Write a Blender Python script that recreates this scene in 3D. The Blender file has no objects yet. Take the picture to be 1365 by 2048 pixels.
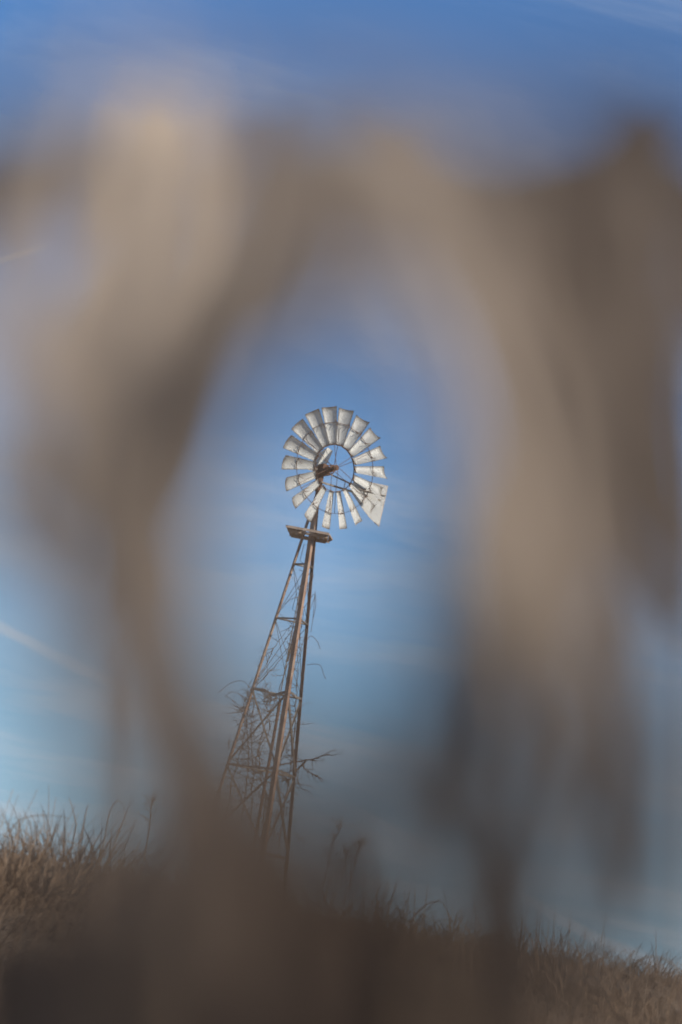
import bpy, bmesh, math, random
from mathutils import Vector, Matrix, Quaternion
from math import radians, sin, cos, tan, pi

SC = bpy.context.scene
COL = SC.collection
rnd = random.Random(7)

# ------------------------------------------------------------------ camera
CAM = Vector((0, 0, 1.0))
PITCH, ROLL = radians(11.2), radians(10.5)
LENS, SENSOR = 70.0, 36.0
FPX = 2048 * LENS / SENSOR                     # focal length in photograph pixels
ROT = Matrix.Rotation(radians(90) + PITCH, 3, 'X') @ Matrix.Rotation(ROLL, 3, 'Z')
CR, CU, CF = ROT @ Vector((1, 0, 0)), ROT @ Vector((0, 1, 0)), ROT @ Vector((0, 0, -1))
cam_d = bpy.data.cameras.new('camera')
cam = bpy.data.objects.new('camera', cam_d); COL.objects.link(cam)
cam.location = CAM; cam.rotation_euler = ROT.to_euler()
cam_d.sensor_fit = 'VERTICAL'; cam_d.sensor_height = SENSOR; cam_d.sensor_width = 24; cam_d.lens = LENS
cam_d.clip_start = 0.02; cam_d.clip_end = 6000
cam_d.dof.use_dof = True; cam_d.dof.focus_distance = 35.0; cam_d.dof.aperture_fstop = 2.1
SC.camera = cam

def P(px, py, d):
    """Point at photograph pixel (px, py), d metres in front of the camera."""
    return CAM + d * (CF + CR * ((px - 682.5) / FPX) - CU * ((py - 1024) / FPX))

# ------------------------------------------------------------------ light
SUN_AZ, SUN_EL = radians(62), radians(30)      # azimuth from the viewer's side (-Y) round to +X
SDIR = Vector((sin(SUN_AZ) * cos(SUN_EL), -cos(SUN_AZ) * cos(SUN_EL), sin(SUN_EL)))
world = bpy.data.worlds.new('World'); SC.world = world; world.use_nodes = True
nt = world.node_tree; nt.nodes.clear()
def N(nt, t, **kw):
    n = nt.nodes.new(t)
    for k, v in kw.items(): setattr(n, k, v)
    return n
sky = N(nt, 'ShaderNodeTexSky', sky_type='NISHITA', sun_disc=False)
sky.sun_elevation = SUN_EL; sky.sun_rotation = math.atan2(SDIR.x, SDIR.y)
sky.altitude = 900; sky.air_density = 1.0; sky.dust_density = 0.0; sky.ozone_density = 3.0
tc = N(nt, 'ShaderNodeTexCoord')
sep = N(nt, 'ShaderNodeSeparateXYZ'); nt.links.new(tc.outputs['Generated'], sep.inputs[0])
def M(nt, op, a, b=None, c=None, clamp=False):
    n = N(nt, 'ShaderNodeMath', operation=op, use_clamp=clamp)
    for i, v in enumerate((a, b, c)):
        if v is None: continue
        if isinstance(v, (int, float)): n.inputs[i].default_value = v
        else: nt.links.new(v, n.inputs[i])
    return n.outputs[0]
# wispy cirrus on a flat layer high above: direction / (z + k)
zz = M(nt, 'ADD', M(nt, 'MAXIMUM', sep.outputs[2], 0.0), 0.10)
cx, cy = M(nt, 'DIVIDE', sep.outputs[0], zz), M(nt, 'DIVIDE', sep.outputs[1], zz)
comb = N(nt, 'ShaderNodeCombineXYZ'); nt.links.new(cx, comb.inputs[0]); nt.links.new(cy, comb.inputs[1])
mp = N(nt, 'ShaderNodeMapping'); mp.inputs['Rotation'].default_value = (0, 0, radians(-24)); mp.inputs['Scale'].default_value = (0.9, 1.2, 1)
mp.inputs['Location'].default_value = (5.2, 1.1, 0); nt.links.new(comb.outputs[0], mp.inputs[0])
n1 = N(nt, 'ShaderNodeTexNoise'); n1.inputs['Scale'].default_value = 0.9; n1.inputs['Detail'].default_value = 11
n1.inputs['Roughness'].default_value = 0.66; n1.inputs['Distortion'].default_value = 0.5
nt.links.new(mp.outputs[0], n1.inputs[0])
r1 = N(nt, 'ShaderNodeMapRange', interpolation_type='SMOOTHSTEP'); r1.inputs[1].default_value = 0.37; r1.inputs[2].default_value = 0.80
r1.inputs[4].default_value = 0.6
nt.links.new(n1.outputs[0], r1.inputs[0])
# an old contrail: a thin broken band along a great circle
def pdir(px, py): return (P(px, py, 1) - CAM).normalized()
gc = pdir(0, 1252).cross(pdir(1150, 1850)).normalized()
dot = N(nt, 'ShaderNodeVectorMath', operation='DOT_PRODUCT'); nt.links.new(tc.outputs['Generated'], dot.inputs[0]); dot.inputs[1].default_value = gc
n2 = N(nt, 'ShaderNodeTexNoise'); n2.inputs['Scale'].default_value = 26; n2.inputs['Detail'].default_value = 5; nt.links.new(tc.outputs['Generated'], n2.inputs[0])
wob = M(nt, 'MULTIPLY', M(nt, 'SUBTRACT', n2.outputs[0], 0.5), 0.006)
dist = M(nt, 'ABSOLUTE', M(nt, 'ADD', dot.outputs['Value'], wob))
r2 = N(nt, 'ShaderNodeMapRange', interpolation_type='SMOOTHSTEP'); r2.inputs[1].default_value = 0.0048; r2.inputs[2].default_value = 0.0006
nt.links.new(dist, r2.inputs[0])
n3 = N(nt, 'ShaderNodeTexNoise'); n3.inputs['Scale'].default_value = 9; n3.inputs['Detail'].default_value = 3; nt.links.new(tc.outputs['Generated'], n3.inputs[0])
r3 = N(nt, 'ShaderNodeMapRange', interpolation_type='SMOOTHSTEP'); r3.inputs[1].default_value = 0.26; r3.inputs[2].default_value = 0.56; nt.links.new(n3.outputs[0], r3.inputs[0])
trail = M(nt, 'MULTIPLY', M(nt, 'MULTIPLY', r2.outputs[0], r3.outputs[0]), 0.5)
gc2 = pdir(0, 522).cross(pdir(100, 488)).normalized()      # a second, short and crisper one higher up
dot2 = N(nt, 'ShaderNodeVectorMath', operation='DOT_PRODUCT'); nt.links.new(tc.outputs['Generated'], dot2.inputs[0]); dot2.inputs[1].default_value = gc2
dot3 = N(nt, 'ShaderNodeVectorMath', operation='DOT_PRODUCT'); nt.links.new(tc.outputs['Generated'], dot3.inputs[0]); dot3.inputs[1].default_value = pdir(-60, 542)
r4 = N(nt, 'ShaderNodeMapRange', interpolation_type='SMOOTHSTEP'); r4.inputs[1].default_value = 0.0018; r4.inputs[2].default_value = 0.0008
nt.links.new(M(nt, 'ABSOLUTE', M(nt, 'ADD', dot2.outputs['Value'], M(nt, 'MULTIPLY', wob, 0.25))), r4.inputs[0])
r5 = N(nt, 'ShaderNodeMapRange', interpolation_type='SMOOTHSTEP'); r5.inputs[1].default_value = cos(0.045); r5.inputs[2].default_value = cos(0.030)
nt.links.new(dot3.outputs['Value'], r5.inputs[0])
trail2 = M(nt, 'MULTIPLY', M(nt, 'MULTIPLY', r4.outputs[0], r5.outputs[0]), 0.38)
cl = M(nt, 'MAXIMUM', r1.outputs[0], M(nt, 'MAXIMUM', trail, trail2), clamp=True)
mixc = N(nt, 'ShaderNodeMix', data_type='RGBA'); nt.links.new(cl, mixc.inputs[0])
mixc.inputs[7].default_value = (5.2, 5.6, 6.2, 1)
hz = N(nt, 'ShaderNodeMapRange', interpolation_type='SMOOTHSTEP'); hz.inputs[1].default_value = 0.31; hz.inputs[2].default_value = 0.0; hz.inputs[4].default_value = 0.85
nt.links.new(sep.outputs[2], hz.inputs[0])
mixh = N(nt, 'ShaderNodeMix', data_type='RGBA'); nt.links.new(hz.outputs[0], mixh.inputs[0]); tint = N(nt, 'ShaderNodeMix', data_type='RGBA', blend_type='MULTIPLY'); tint.inputs[0].default_value = 1.0; tint.inputs[7].default_value = (0.62, 0.98, 1.24, 1)   # cool white balance
nt.links.new(sky.outputs[0], tint.inputs[6]); nt.links.new(tint.outputs[2], mixh.inputs[6])
mixh.inputs[7].default_value = (2.35, 3.75, 5.2, 1)              # blue-grey haze low in the sky
bg = N(nt, 'ShaderNodeBackground'); bg.inputs[1].default_value = 0.096
nt.links.new(mixh.outputs[2], mixc.inputs[6]); nt.links.new(mixc.outputs[2], bg.inputs[0])
wo = N(nt, 'ShaderNodeOutputWorld'); nt.links.new(bg.outputs[0], wo.inputs[0])

sun_d = bpy.data.lights.new('sun', 'SUN'); sun_d.energy = 5.0; sun_d.angle = radians(0.53); sun_d.color = (1.0, 0.93, 0.82)
sun = bpy.data.objects.new('sun', sun_d); COL.objects.link(sun)
sun.location = (20, -5, 30); sun.rotation_euler = (-SDIR).to_track_quat('-Z', 'Y').to_euler()

SC.view_settings.view_transform = 'Standard'; SC.view_settings.look = 'None'
SC.view_settings.exposure = 0.42; SC.view_settings.gamma = 1.0; SC.view_settings.use_curve_mapping = False
SC.render.engine = 'CYCLES'
SC.cycles.use_denoising = True; SC.cycles.denoising_input_passes = 'RGB'; SC.cycles.use_adaptive_sampling = False
SC.cycles.filter_width = 1.8; SC.cycles.max_bounces = 6; SC.cycles.transparent_max_bounces = 4

# ------------------------------------------------------------------ helpers
def mat(name, build):
    m = bpy.data.materials.new(name); m.use_nodes = True
    t = m.node_tree; b = t.nodes['Principled BSDF']
    build(t, b); return m
def ramp(t, fac, stops):
    r = N(t, 'ShaderNodeValToRGB'); t.links.new(fac, r.inputs[0]); e = r.color_ramp.elements
    while len(e) < len(stops): e.new(0.5)
    for el, (p, c) in zip(e, stops): el.position = p; el.color = (*c, 1)
    return r.outputs[0]
def noise(t, scale, detail=4, coord='Object', rough=0.55, stretch=None):
    c = N(t, 'ShaderNodeTexCoord'); n = N(t, 'ShaderNodeTexNoise')
    n.inputs['Scale'].default_value = scale; n.inputs['Detail'].default_value = detail; n.inputs['Roughness'].default_value = rough
    if stretch:
        m = N(t, 'ShaderNodeMapping'); m.inputs['Scale'].default_value = stretch
        t.links.new(c.outputs[coord], m.inputs[0]); t.links.new(m.outputs[0], n.inputs[0])
    else: t.links.new(c.outputs[coord], n.inputs[0])
    return n.outputs[0]
def bump(t, b, h, strength=0.3, dist=0.01):
    n = N(t, 'ShaderNodeBump'); n.inputs['Strength'].default_value = strength; n.inputs['Distance'].default_value = dist
    t.links.new(h, n.inputs['Height']); t.links.new(n.outputs[0], b.inputs['Normal'])

def m_plain(cols, scale, rough=0.8, metal=0.0, bs=0.2, detail=5):
    def f(t, b):
        n = noise(t, scale, detail); t.links.new(ramp(t, n, cols), b.inputs['Base Color'])
        b.inputs['Roughness'].default_value = rough; b.inputs['Metallic'].default_value = metal
        bump(t, b, n, bs, 0.004)
    return f
def m_sheet(t, b):
    """Weathered galvanised sheet with rust creeping in from the edges (UV 0..1 across the sheet)."""
    uv = N(t, 'ShaderNodeTexCoord'); s = N(t, 'ShaderNodeSeparateXYZ'); t.links.new(uv.outputs['UV'], s.inputs[0])
    def edge(o): return M(t, 'MINIMUM', o, M(t, 'SUBTRACT', 1.0, o))
    e = M(t, 'MINIMUM', edge(s.outputs[0]), edge(s.outputs[1]))
    n = noise(t, 9, 6)
    e2 = M(t, 'ADD', e, M(t, 'MULTIPLY', M(t, 'SUBTRACT', n, 0.5), 0.09))
    r = N(t, 'ShaderNodeMapRange', interpolation_type='SMOOTHSTEP'); r.inputs[1].default_value = 0.045; r.inputs[2].default_value = 0.01
    t.links.new(e2, r.inputs[0])
    zinc = ramp(t, noise(t, 2.2, 3), [(0.3, (0.64, 0.63, 0.60)), (0.55, (0.75, 0.74, 0.69)), (0.75, (0.82, 0.80, 0.75))])
    mx = N(t, 'ShaderNodeMix', data_type='RGBA'); t.links.new(M(t, 'MULTIPLY', r.outputs[0], 0.32), mx.inputs[0]); t.links.new(zinc, mx.inputs[6])
    mx.inputs[7].default_value = (0.46, 0.28, 0.17, 1)
    t.links.new(mx.outputs[2], b.inputs['Base Color'])
    b.inputs['Metallic'].default_value = 0.05; b.inputs['Roughness'].default_value = 0.5
def m_leaf(c0, c1, trans):
    def f(t, b):
        uv = N(t, 'ShaderNodeTexCoord'); mpn = N(t, 'ShaderNodeMapping'); mpn.inputs['Scale'].default_value = (22, 1.6, 1)
        t.links.new(uv.outputs['UV'], mpn.inputs[0])
        n = N(t, 'ShaderNodeTexNoise'); n.inputs['Scale'].default_value = 1.0; n.inputs['Detail'].default_value = 4; t.links.new(mpn.outputs[0], n.inputs[0])
        oi = N(t, 'ShaderNodeObjectInfo')
        fac = M(t, 'ADD', M(t, 'MULTIPLY', n.outputs[0], 0.75), M(t, 'MULTIPLY', oi.outputs['Random'], 0.25))
        col = ramp(t, fac, [(0.25, c0), (0.75, c1)])
        t.links.new(col, b.inputs['Base Color']); b.inputs['Roughness'].default_value = 0.75
        b.inputs['Specular IOR Level'].default_value = 0.2
        tr = N(t, 'ShaderNodeBsdfTranslucent'); t.links.new(col, tr.inputs[0])
        mx = N(t, 'ShaderNodeMixShader'); mx.inputs[0].default_value = trans
        out = t.nodes['Material Output']
        t.links.new(b.outputs[0], mx.inputs[1]); t.links.new(tr.outputs[0], mx.inputs[2]); t.links.new(mx.outputs[0], out.inputs[0])
    return f

MT = {
 'sheet': mat('galvanised_sheet', m_sheet),
 'rust': mat('rusty_steel', m_plain([(0.3, (0.055, 0.03, 0.02)), (0.55, (0.12, 0.06, 0.035)), (0.8, (0.21, 0.115, 0.07))], 14, 0.85, 0.1)),
 'steel': mat('weathered_tower_steel', m_plain([(0.3, (0.17, 0.10, 0.065)), (0.5, (0.28, 0.17, 0.11)), (0.72, (0.36, 0.27, 0.20))], 5, 0.65, 0.2)),
 'bar': mat('dull_grey_brown_steel', m_plain([(0.3, (0.10, 0.08, 0.065)), (0.6, (0.21, 0.18, 0.15)), (0.8, (0.33, 0.29, 0.24))], 7, 0.7, 0.2)),
 'wire': mat('dark_wire', m_plain([(0.3, (0.06, 0.05, 0.045)), (0.7, (0.14, 0.11, 0.09))], 20, 0.7, 0.3)),
 'plank': mat('weathered_plank', m_plain([(0.3, (0.22, 0.165, 0.125)), (0.6, (0.36, 0.28, 0.22)), (0.8, (0.48, 0.40, 0.33))], 9, 0.9)),
 'bark': mat('dead_vine_bark', m_plain([(0.3, (0.06, 0.045, 0.035)), (0.7, (0.16, 0.12, 0.095))], 30, 0.95)),
 'soil': mat('dry_soil', m_plain([(0.3, (0.12, 0.085, 0.055)), (0.6, (0.22, 0.16, 0.105)), (0.8, (0.30, 0.23, 0.15))], 3, 0.95)),
 'leaf': mat('dry_cane_leaf', m_leaf((0.39, 0.31, 0.24), (0.56, 0.455, 0.36), 0.2)),
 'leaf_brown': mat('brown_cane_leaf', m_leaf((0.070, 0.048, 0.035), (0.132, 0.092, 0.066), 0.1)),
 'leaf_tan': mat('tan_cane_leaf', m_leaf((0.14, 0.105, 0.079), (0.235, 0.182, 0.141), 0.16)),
 'leaf_dark': mat('shade_toned_leaf', m_leaf((0.045, 0.036, 0.032), (0.085, 0.068, 0.058), 0.08)),  # look of unlit leaves in shade, put into the leaf colour
 'grass': mat('dry_grass_straw', m_leaf((0.115, 0.072, 0.045), (0.27, 0.183, 0.115), 0.2)),
 'stalk': mat('dry_stalk', m_plain([(0.3, (0.18, 0.12, 0.078)), (0.7, (0.30, 0.22, 0.15))], 25, 0.85)),
}

def link(name, me, m, parent=None, smooth=False):
    if m: me.materials.append(MT[m])
    if smooth:
        for p in me.polygons: p.use_smooth = True
    o = bpy.data.objects.new(name, me); COL.objects.link(o)
    if parent: o.parent = parent
    return o
def obj(name, bm, m, parent=None, smooth=False):
    me = bpy.data.meshes.new(name); bm.normal_update(); bm.to_mesh(me); bm.free()
    return link(name, me, m, parent, smooth)
def tag(o, label=None, cat=None, group=None, kind=None):
    if label: o['label'] = label
    if cat: o['category'] = cat
    if group: o['group'] = group
    if kind: o['kind'] = kind
    return o
def empty(name, loc, label, cat, group=None):
    o = bpy.data.objects.new(name, None); COL.objects.link(o); o.location = loc
    o.empty_display_size = 0.1
    return tag(o, label, cat, group)
def frame_of(d, ref=None):
    d = d.normalized()
    r = ref if ref is not None else (Vector((0, 0, 1)) if abs(d.z) < 0.92 else Vector((0, 1, 0)))
    a = d.cross(r)
    if a.length < 1e-5: a = d.cross(Vector((1, 0, 0)))
    a.normalize(); return a, a.cross(d).normalized()
def tube(bm, pts, rad, sides=6, cap=True):
    pts = [Vector(p) for p in pts]
    if not hasattr(rad, '__len__'): rad = [rad] * len(pts)
    rings = []
    for i, p in enumerate(pts):
        d = pts[min(i + 1, len(pts) - 1)] - pts[max(i - 1, 0)]
        a, b = frame_of(d)
        rings.append([bm.verts.new(p + (a * cos(2 * pi * k / sides) + b * sin(2 * pi * k / sides)) * rad[i]) for k in range(sides)])
    for r0, r1 in zip(rings, rings[1:]):
        for k in range(sides):
            bm.faces.new((r0[k], r0[(k + 1) % sides], r1[(k + 1) % sides], r1[k]))
    if cap:
        bm.faces.new(rings[0][::-1]); bm.faces.new(rings[-1])
    return bm
def extrude_poly(bm, pts, off):
    """Closed slab: polygon pts and its copy moved by off."""
    a = [bm.verts.new(Vector(p)) for p in pts]; b = [bm.verts.new(Vector(p) + Vector(off)) for p in pts]
    bm.faces.new(a[::-1]); bm.faces.new(b)
    for i in range(len(a)):
        j = (i + 1) % len(a); bm.faces.new((a[i], a[j], b[j], b[i]))
    return bm
def bar(bm, p, q, w, h, ref=None):
    p, q = Vector(p), Vector(q); a, b = frame_of(q - p, ref)
    c = [p + a * x * w / 2 + b * y * h / 2 for x, y in ((-1, -1), (1, -1), (1, 1), (-1, 1))]
    return extrude_poly(bm, c, q - p)
def angle_iron(bm, p, q, w, t, outward):
    """L-section bar whose corner points along `outward`."""
    p, q = Vector(p), Vector(q); d = (q - p).normalized()
    o = (Vector(outward) - d * d.dot(Vector(outward))).normalized(); s = d.cross(o)
    f1, f2 = (-o + s).normalized(), (-o - s).normalized()
    c = p + o * w * 0.35
    prof = [c, c + f1 * w, c + f1 * w + f2 * t, c + f1 * t + f2 * t, c + f2 * w + f1 * t, c + f2 * w]
    return extrude_poly(bm, prof, q - p)
def catmull(pts, n):
    pts = [Vector(p) for p in pts]; out = []
    ext = [pts[0] * 2 - pts[1]] + pts + [pts[-1] * 2 - pts[-2]]
    for i in range(1, len(ext) - 2):
        p0, p1, p2, p3 = ext[i - 1:i + 3]
        for k in range(n):
            t = k / n
            out.append(0.5 * ((2 * p1) + (p2 - p0) * t + (2 * p0 - 5 * p1 + 4 * p2 - p3) * t * t + (3 * p1 - p0 - 3 * p2 + p3) * t ** 3))
    out.append(pts[-1]); return out
def lerp_list(v, n):
    out = []
    for a, b in zip(v, v[1:]):
        for k in range(n): out.append(a + (b - a) * k / n)
    out.append(v[-1]); return out

# ------------------------------------------------------------------ ground
from mathutils import noise as mnoise
def gh(x, y):
    t = min(max((y - 3.0) / 11.0, 0), 1); s = t * t * (3 - 2 * t)
    q = min(max((y - 16.0) / 14.0, 0), 1); s2 = q * q * (3 - 2 * q)
    z = 0.85 * s - 0.55 * s2 - 0.02 * max(0, y - 50) + 0.05 * mnoise.noise(Vector((x * .35, y * .35, 1.7))) * (0.3 + s)
    return z + 0.10 * s * mnoise.noise(Vector((x * .12 + 5, y * .12, 4)))
def build_ground():
    bm = bmesh.new()
    def axis(lim, near, step):
        v = [i * step for i in range(int(near / step) + 1)]; s = step
        while v[-1] < lim: s *= 1.35; v.append(v[-1] + s)
        return v
    xs = axis(3000, 9, 0.5); xs = [-x for x in xs[:0:-1]] + xs
    ys = axis(4000, 46, 0.6); ys = [-y for y in axis(300, 4, 0.8)[:0:-1]] + ys
    g = [[bm.verts.new((x, y, gh(x, y))) for x in xs] for y in ys]
    for j in range(len(ys) - 1):
        for i in range(len(xs) - 1): bm.faces.new((g[j][i], g[j][i + 1], g[j + 1][i + 1], g[j + 1][i]))
    tag(obj('ground', bm, 'soil', None, True), kind='structure')
build_ground()

# ------------------------------------------------------------------ windmill
T = P(637, 985, FPX * 0.01)                    # where the three legs meet; 1 px here = 1 cm
BASE = Vector((T.x, T.y, gh(T.x, T.y)))
H = T.z - BASE.z
mill = empty('windmill', BASE, 'old multi-bladed farm windmill on a rusty three-legged steel tower', 'windmill')
TL = Vector((0, 0, H))                         # apex in the windmill's own frame
PHI = radians(14)
tri = [Vector((0, 0, 0)), Vector((cos(PHI), sin(PHI), 0)), Vector((cos(PHI - pi / 3), sin(PHI - pi / 3), 0))]
cen = sum(tri, Vector()) / 3
DIRS = [(v - cen) for v in tri]                # left, right (far), front; unit side
def leg_at(k, down):                           # down: metres below the apex
    side = 0.05 + 0.238 * down
    return TL + DIRS[k] * side - Vector((0, 0, down))
for k in range(3):
    bm = bmesh.new(); w = (0.062, 0.068, 0.085)[k]
    angle_iron(bm, leg_at(k, H + 0.15), leg_at(k, -0.02), w, 0.008, DIRS[k])
    lg = obj('tower_leg', bm, 'steel', mill)
    for dn in (1.55, 4.05, 6.6):               # splice plates where two lengths overlap
        b2 = bmesh.new(); p, q = leg_at(k, dn + 0.10), leg_at(k, dn - 0.10)
        angle_iron(b2, p + DIRS[k] * 0.006, q + DIRS[k] * 0.006, w * 0.8, 0.01, DIRS[k]); obj('splice_plate', b2, 'bar', lg)
LEVELS = (1.50, 2.62, 4.08, 5.62, 7.2)
def crossbar(i, j, dn, bend=0.0):
    p, q = leg_at(i, dn), leg_at(j, dn)
    bm = bmesh.new()
    if bend:
        m1, m2 = p.lerp(q, .33), p.lerp(q, .62); m2 = m2 - Vector((0, 0, bend)); m1 = m1 - Vector((0, 0, bend * .1))
        for a, b in ((p, m1), (m1, m2), (m2, q)): bar(bm, a, b + (b - a).normalized() * 0.004, 0.032, 0.045)
    else:
        angle_iron(bm, p, q, 0.038, 0.006, (p + q) * 0.5 - TL + Vector((0, 0, 5)))
    obj('crossbar', bm, 'bar', mill)
for n, dn in enumerate(LEVELS):
    crossbar(0, 2, dn, 0.11 if n == 2 else 0); crossbar(0, 1, dn); crossbar(2, 1, dn, 0.03 if n == 2 else 0)
for i, j in ((0, 2), (0, 1), (2, 1)):          # crossed bracing: wires above, angle struts below
    for a, b in zip(LEVELS, LEVELS[1:]):
        if (i, j) == (0, 1) and a > 4: continue
        for (u, du), (v, dv) in ((((i, a), (j, b))), (((j, a), (i, b)))):
            p, q = leg_at(u, du + .03), leg_at(v, dv - .03); bm = bmesh.new()
            if a < 4: tube(bm, [p, q], 0.0055, 5); obj('brace_wire', bm, 'wire', mill)
            else: angle_iron(bm, p, q, 0.036, 0.006, (p + q) * 0.5 - TL); obj('brace_strut', bm, 'bar', mill)
# step hoops up the front leg
for n in range(13):
    dn = 1.12 + n * 0.5; c = leg_at(2, dn); w = 0.13
    fr = [(-0.01, .03, 0), (-w, .045, 0.01), (-w - .02, .05, -0.33), (-w + 0.05, .04, -0.37), (-0.01, .03, -0.37)]
    if n % 2: fr = [(-x * 1.1, y, z) for x, y, z in fr]
    if n % 3 == 1: fr = [(-.15, .04, -.02), (.0, .03, -.06), (.15, .05, -.07), (.14, .05, -.36), (.02, .03, -.36)]
    bm = bmesh.new(); tube(bm, [c + Vector(v) for v in fr], 0.006, 5); obj('ladder_step', bm, 'wire', mill)
# pump rod and drop pipe on the axis
bm = bmesh.new(); tube(bm, [TL + Vector((0, 0, .3)), TL - Vector((0, 0, 4.2))], 0.011, 6); obj('pump_rod', bm, 'bar', mill)
bm = bmesh.new(); tube(bm, [TL - Vector((-.02, 0, 4.2)), TL - Vector((-.05, 0, H + .1))], 0.03, 8); obj('drop_pipe', bm, 'rust', mill)
bm = bmesh.new(); tube(bm, [TL + Vector((.05, .03, -2.7)), TL + Vector((.02, .03, -3.45))], 0.018, 8); obj('pole_guide', bm, 'bark', mill)
# platform of planks, seen from below
PZ = -0.885
platform = bmesh.new()
def joist(bm, x0, x1, y): return bar(bm, TL + Vector((x0, y, PZ - .032)), TL + Vector((x1, y, PZ - .032)), .045, .05)
platform = obj('platform', joist(platform, -.45, .36, -.30), 'plank', mill)
obj('joist', joist(bmesh.new(), -.38, .33, .28), 'plank', platform)
def plank(poly, dz=0):
    bm = bmesh.new(); extrude_poly(bm, [TL + Vector((x, y, PZ + dz)) for x, y in poly], (0, 0, 0.028))
    bmesh.ops.recalc_face_normals(bm, faces=bm.faces); obj('plank', bm, 'plank', platform)
for n, (x0, x1) in enumerate(((-.49, -.385), (-.38, -.275), (-.27, -.155))):
    plank([(x0, -.42 + .0 * n), (x1, -.42), (x1, .36), (x0 + (.07 if n == 0 else 0), .36 - (.10 if n == 0 else 0))], 0.002 * n)
for n, (x0, x1) in enumerate(((.07, .165), (.17, .265), (.27, .36))):
    plank([(x0, -.42), (x1, -.42), (x1, .38), (x0, .38)], 0.002 * n)
plank([(.365, -.42), (.40, -.25), (.455, .12), (.40, .33), (.365, .36)], 0.003)
for p, q, h in (((-.50, -.445), (.37, -.445), .048), ((-.42, .395), (.40, .395), .05)):
    bm = bmesh.new(); bar(bm, TL + Vector((p[0], p[1], PZ + .012)), TL + Vector((q[0], q[1], PZ + .012)), .03, h); obj('edge_board', bm, 'plank', platform)
# head
YAW = radians(32)
n_ = Vector((sin(YAW), -cos(YAW), 0)); ex = Vector((cos(YAW), sin(YAW), 0)); ez = Vector((0, 0, 1))
HUB = TL + n_ * 0.46 + ez * 0.47
R = 1.22
def W(x, z, a=0.0): return HUB + ex * x + ez * z + n_ * a     # wheel-plane coordinates, a towards the viewer
bm = bmesh.new(); tube(bm, [TL - ez * .25, TL + ez * .40], 0.052, 10); tube(bm, [TL + ez * .02, TL + ez * .10], 0.075, 10); obj('mast_pipe', bm, 'rust', mill)
bm = bmesh.new()
G = TL + ez * 0.45
bar(bm, G - n_ * .20, G + n_ * .16, 0.19, 0.17); bar(bm, G - n_ * .12 + ez * .05, G + n_ * .10 + ez * .05, .12, .16)
tube(bm, [G + n_ * .13, G + n_ * .48 + ez * .015], 0.032, 10); tube(bm, [G + n_ * .18, G + n_ * .24], 0.07, 12)
tube(bm, [G - ex * .14, G + ex * .14], 0.06, 10); tube(bm, [G - n_ * .05 - ez * .2, G - n_ * .05 + ez * .1], 0.075, 10)
bmesh.ops.recalc_face_normals(bm, faces=bm.faces)
gear = obj('gearbox', bm, 'rust', mill)
bm = bmesh.new(); tube(bm, [G + n_ * .3 + ex * .09 * cos(a) + ez * .09 * sin(a) for a in [2 * pi * k / 14 for k in range(15)]], 0.012, 6); obj('gear_ring', bm, 'rust', gear)
for k in range(5):
    a = 2 * pi * k / 5; c = G + n_ * .165 + ex * .06 * cos(a) + ez * .06 * sin(a)
    bm = bmesh.new(); tube(bm, [c, c + n_ * .03], 0.012, 6); obj('bolt', bm, 'rust', gear)
bm = bmesh.new(); bar(bm, G + Vector((-.10, -.16, -.02)), G + Vector((-.52, -.30, -.05)), .035, .03); bar(bm, G + Vector((-.45, -.28, -.047)), G + Vector((-.56, -.31, -.02)), .05, .018); obj('furl_lever', bm, 'bar', mill)
# wheel: rings are the part, blades / brackets / spokes the sub-parts
bm = bmesh.new()
def ring(bm, r, a, w, h, seg=72):
    prev = None; first = None
    for k in range(seg):
        t = 2 * pi * k / seg; o = Vector((0, 0, 0)); rd = ex * sin(t) + ez * cos(t)
        v = [bm.verts.new(HUB + rd * (r + dr) + n_ * (a + da)) for dr, da in ((-h, -w), (h, -w), (h, w), (-h, w))]
        if prev:
            for i in range(4): bm.faces.new((prev[i], prev[(i + 1) % 4], v[(i + 1) % 4], v[i]))
        else: first = v
        prev = v
    for i in range(4): bm.faces.new((prev[i], prev[(i + 1) % 4], first[(i + 1) % 4], first[i]))
ring(bm, 0.385 * R, -0.015, 0.008, 0.0035); ring(bm, 0.745 * R, 0.005, 0.007, 0.0035); ring(bm, 0.40 * R, -0.06, .006, .004)
bmesh.ops.recalc_face_normals(bm, faces=bm.faces)
wheel = obj('wheel', bm, 'rust', mill)
bm = bmesh.new(); tube(bm, [W(0, 0, -.09), W(0, 0, .07)], .036, 12); tube(bm, [W(0, 0, -.085), W(0, 0, -.07)], .075, 14); tube(bm, [W(0, 0, .04), W(0, 0, .055)], .06, 14)
obj('hub', bm, 'rust', wheel)
BETA = radians(27.5)
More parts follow.
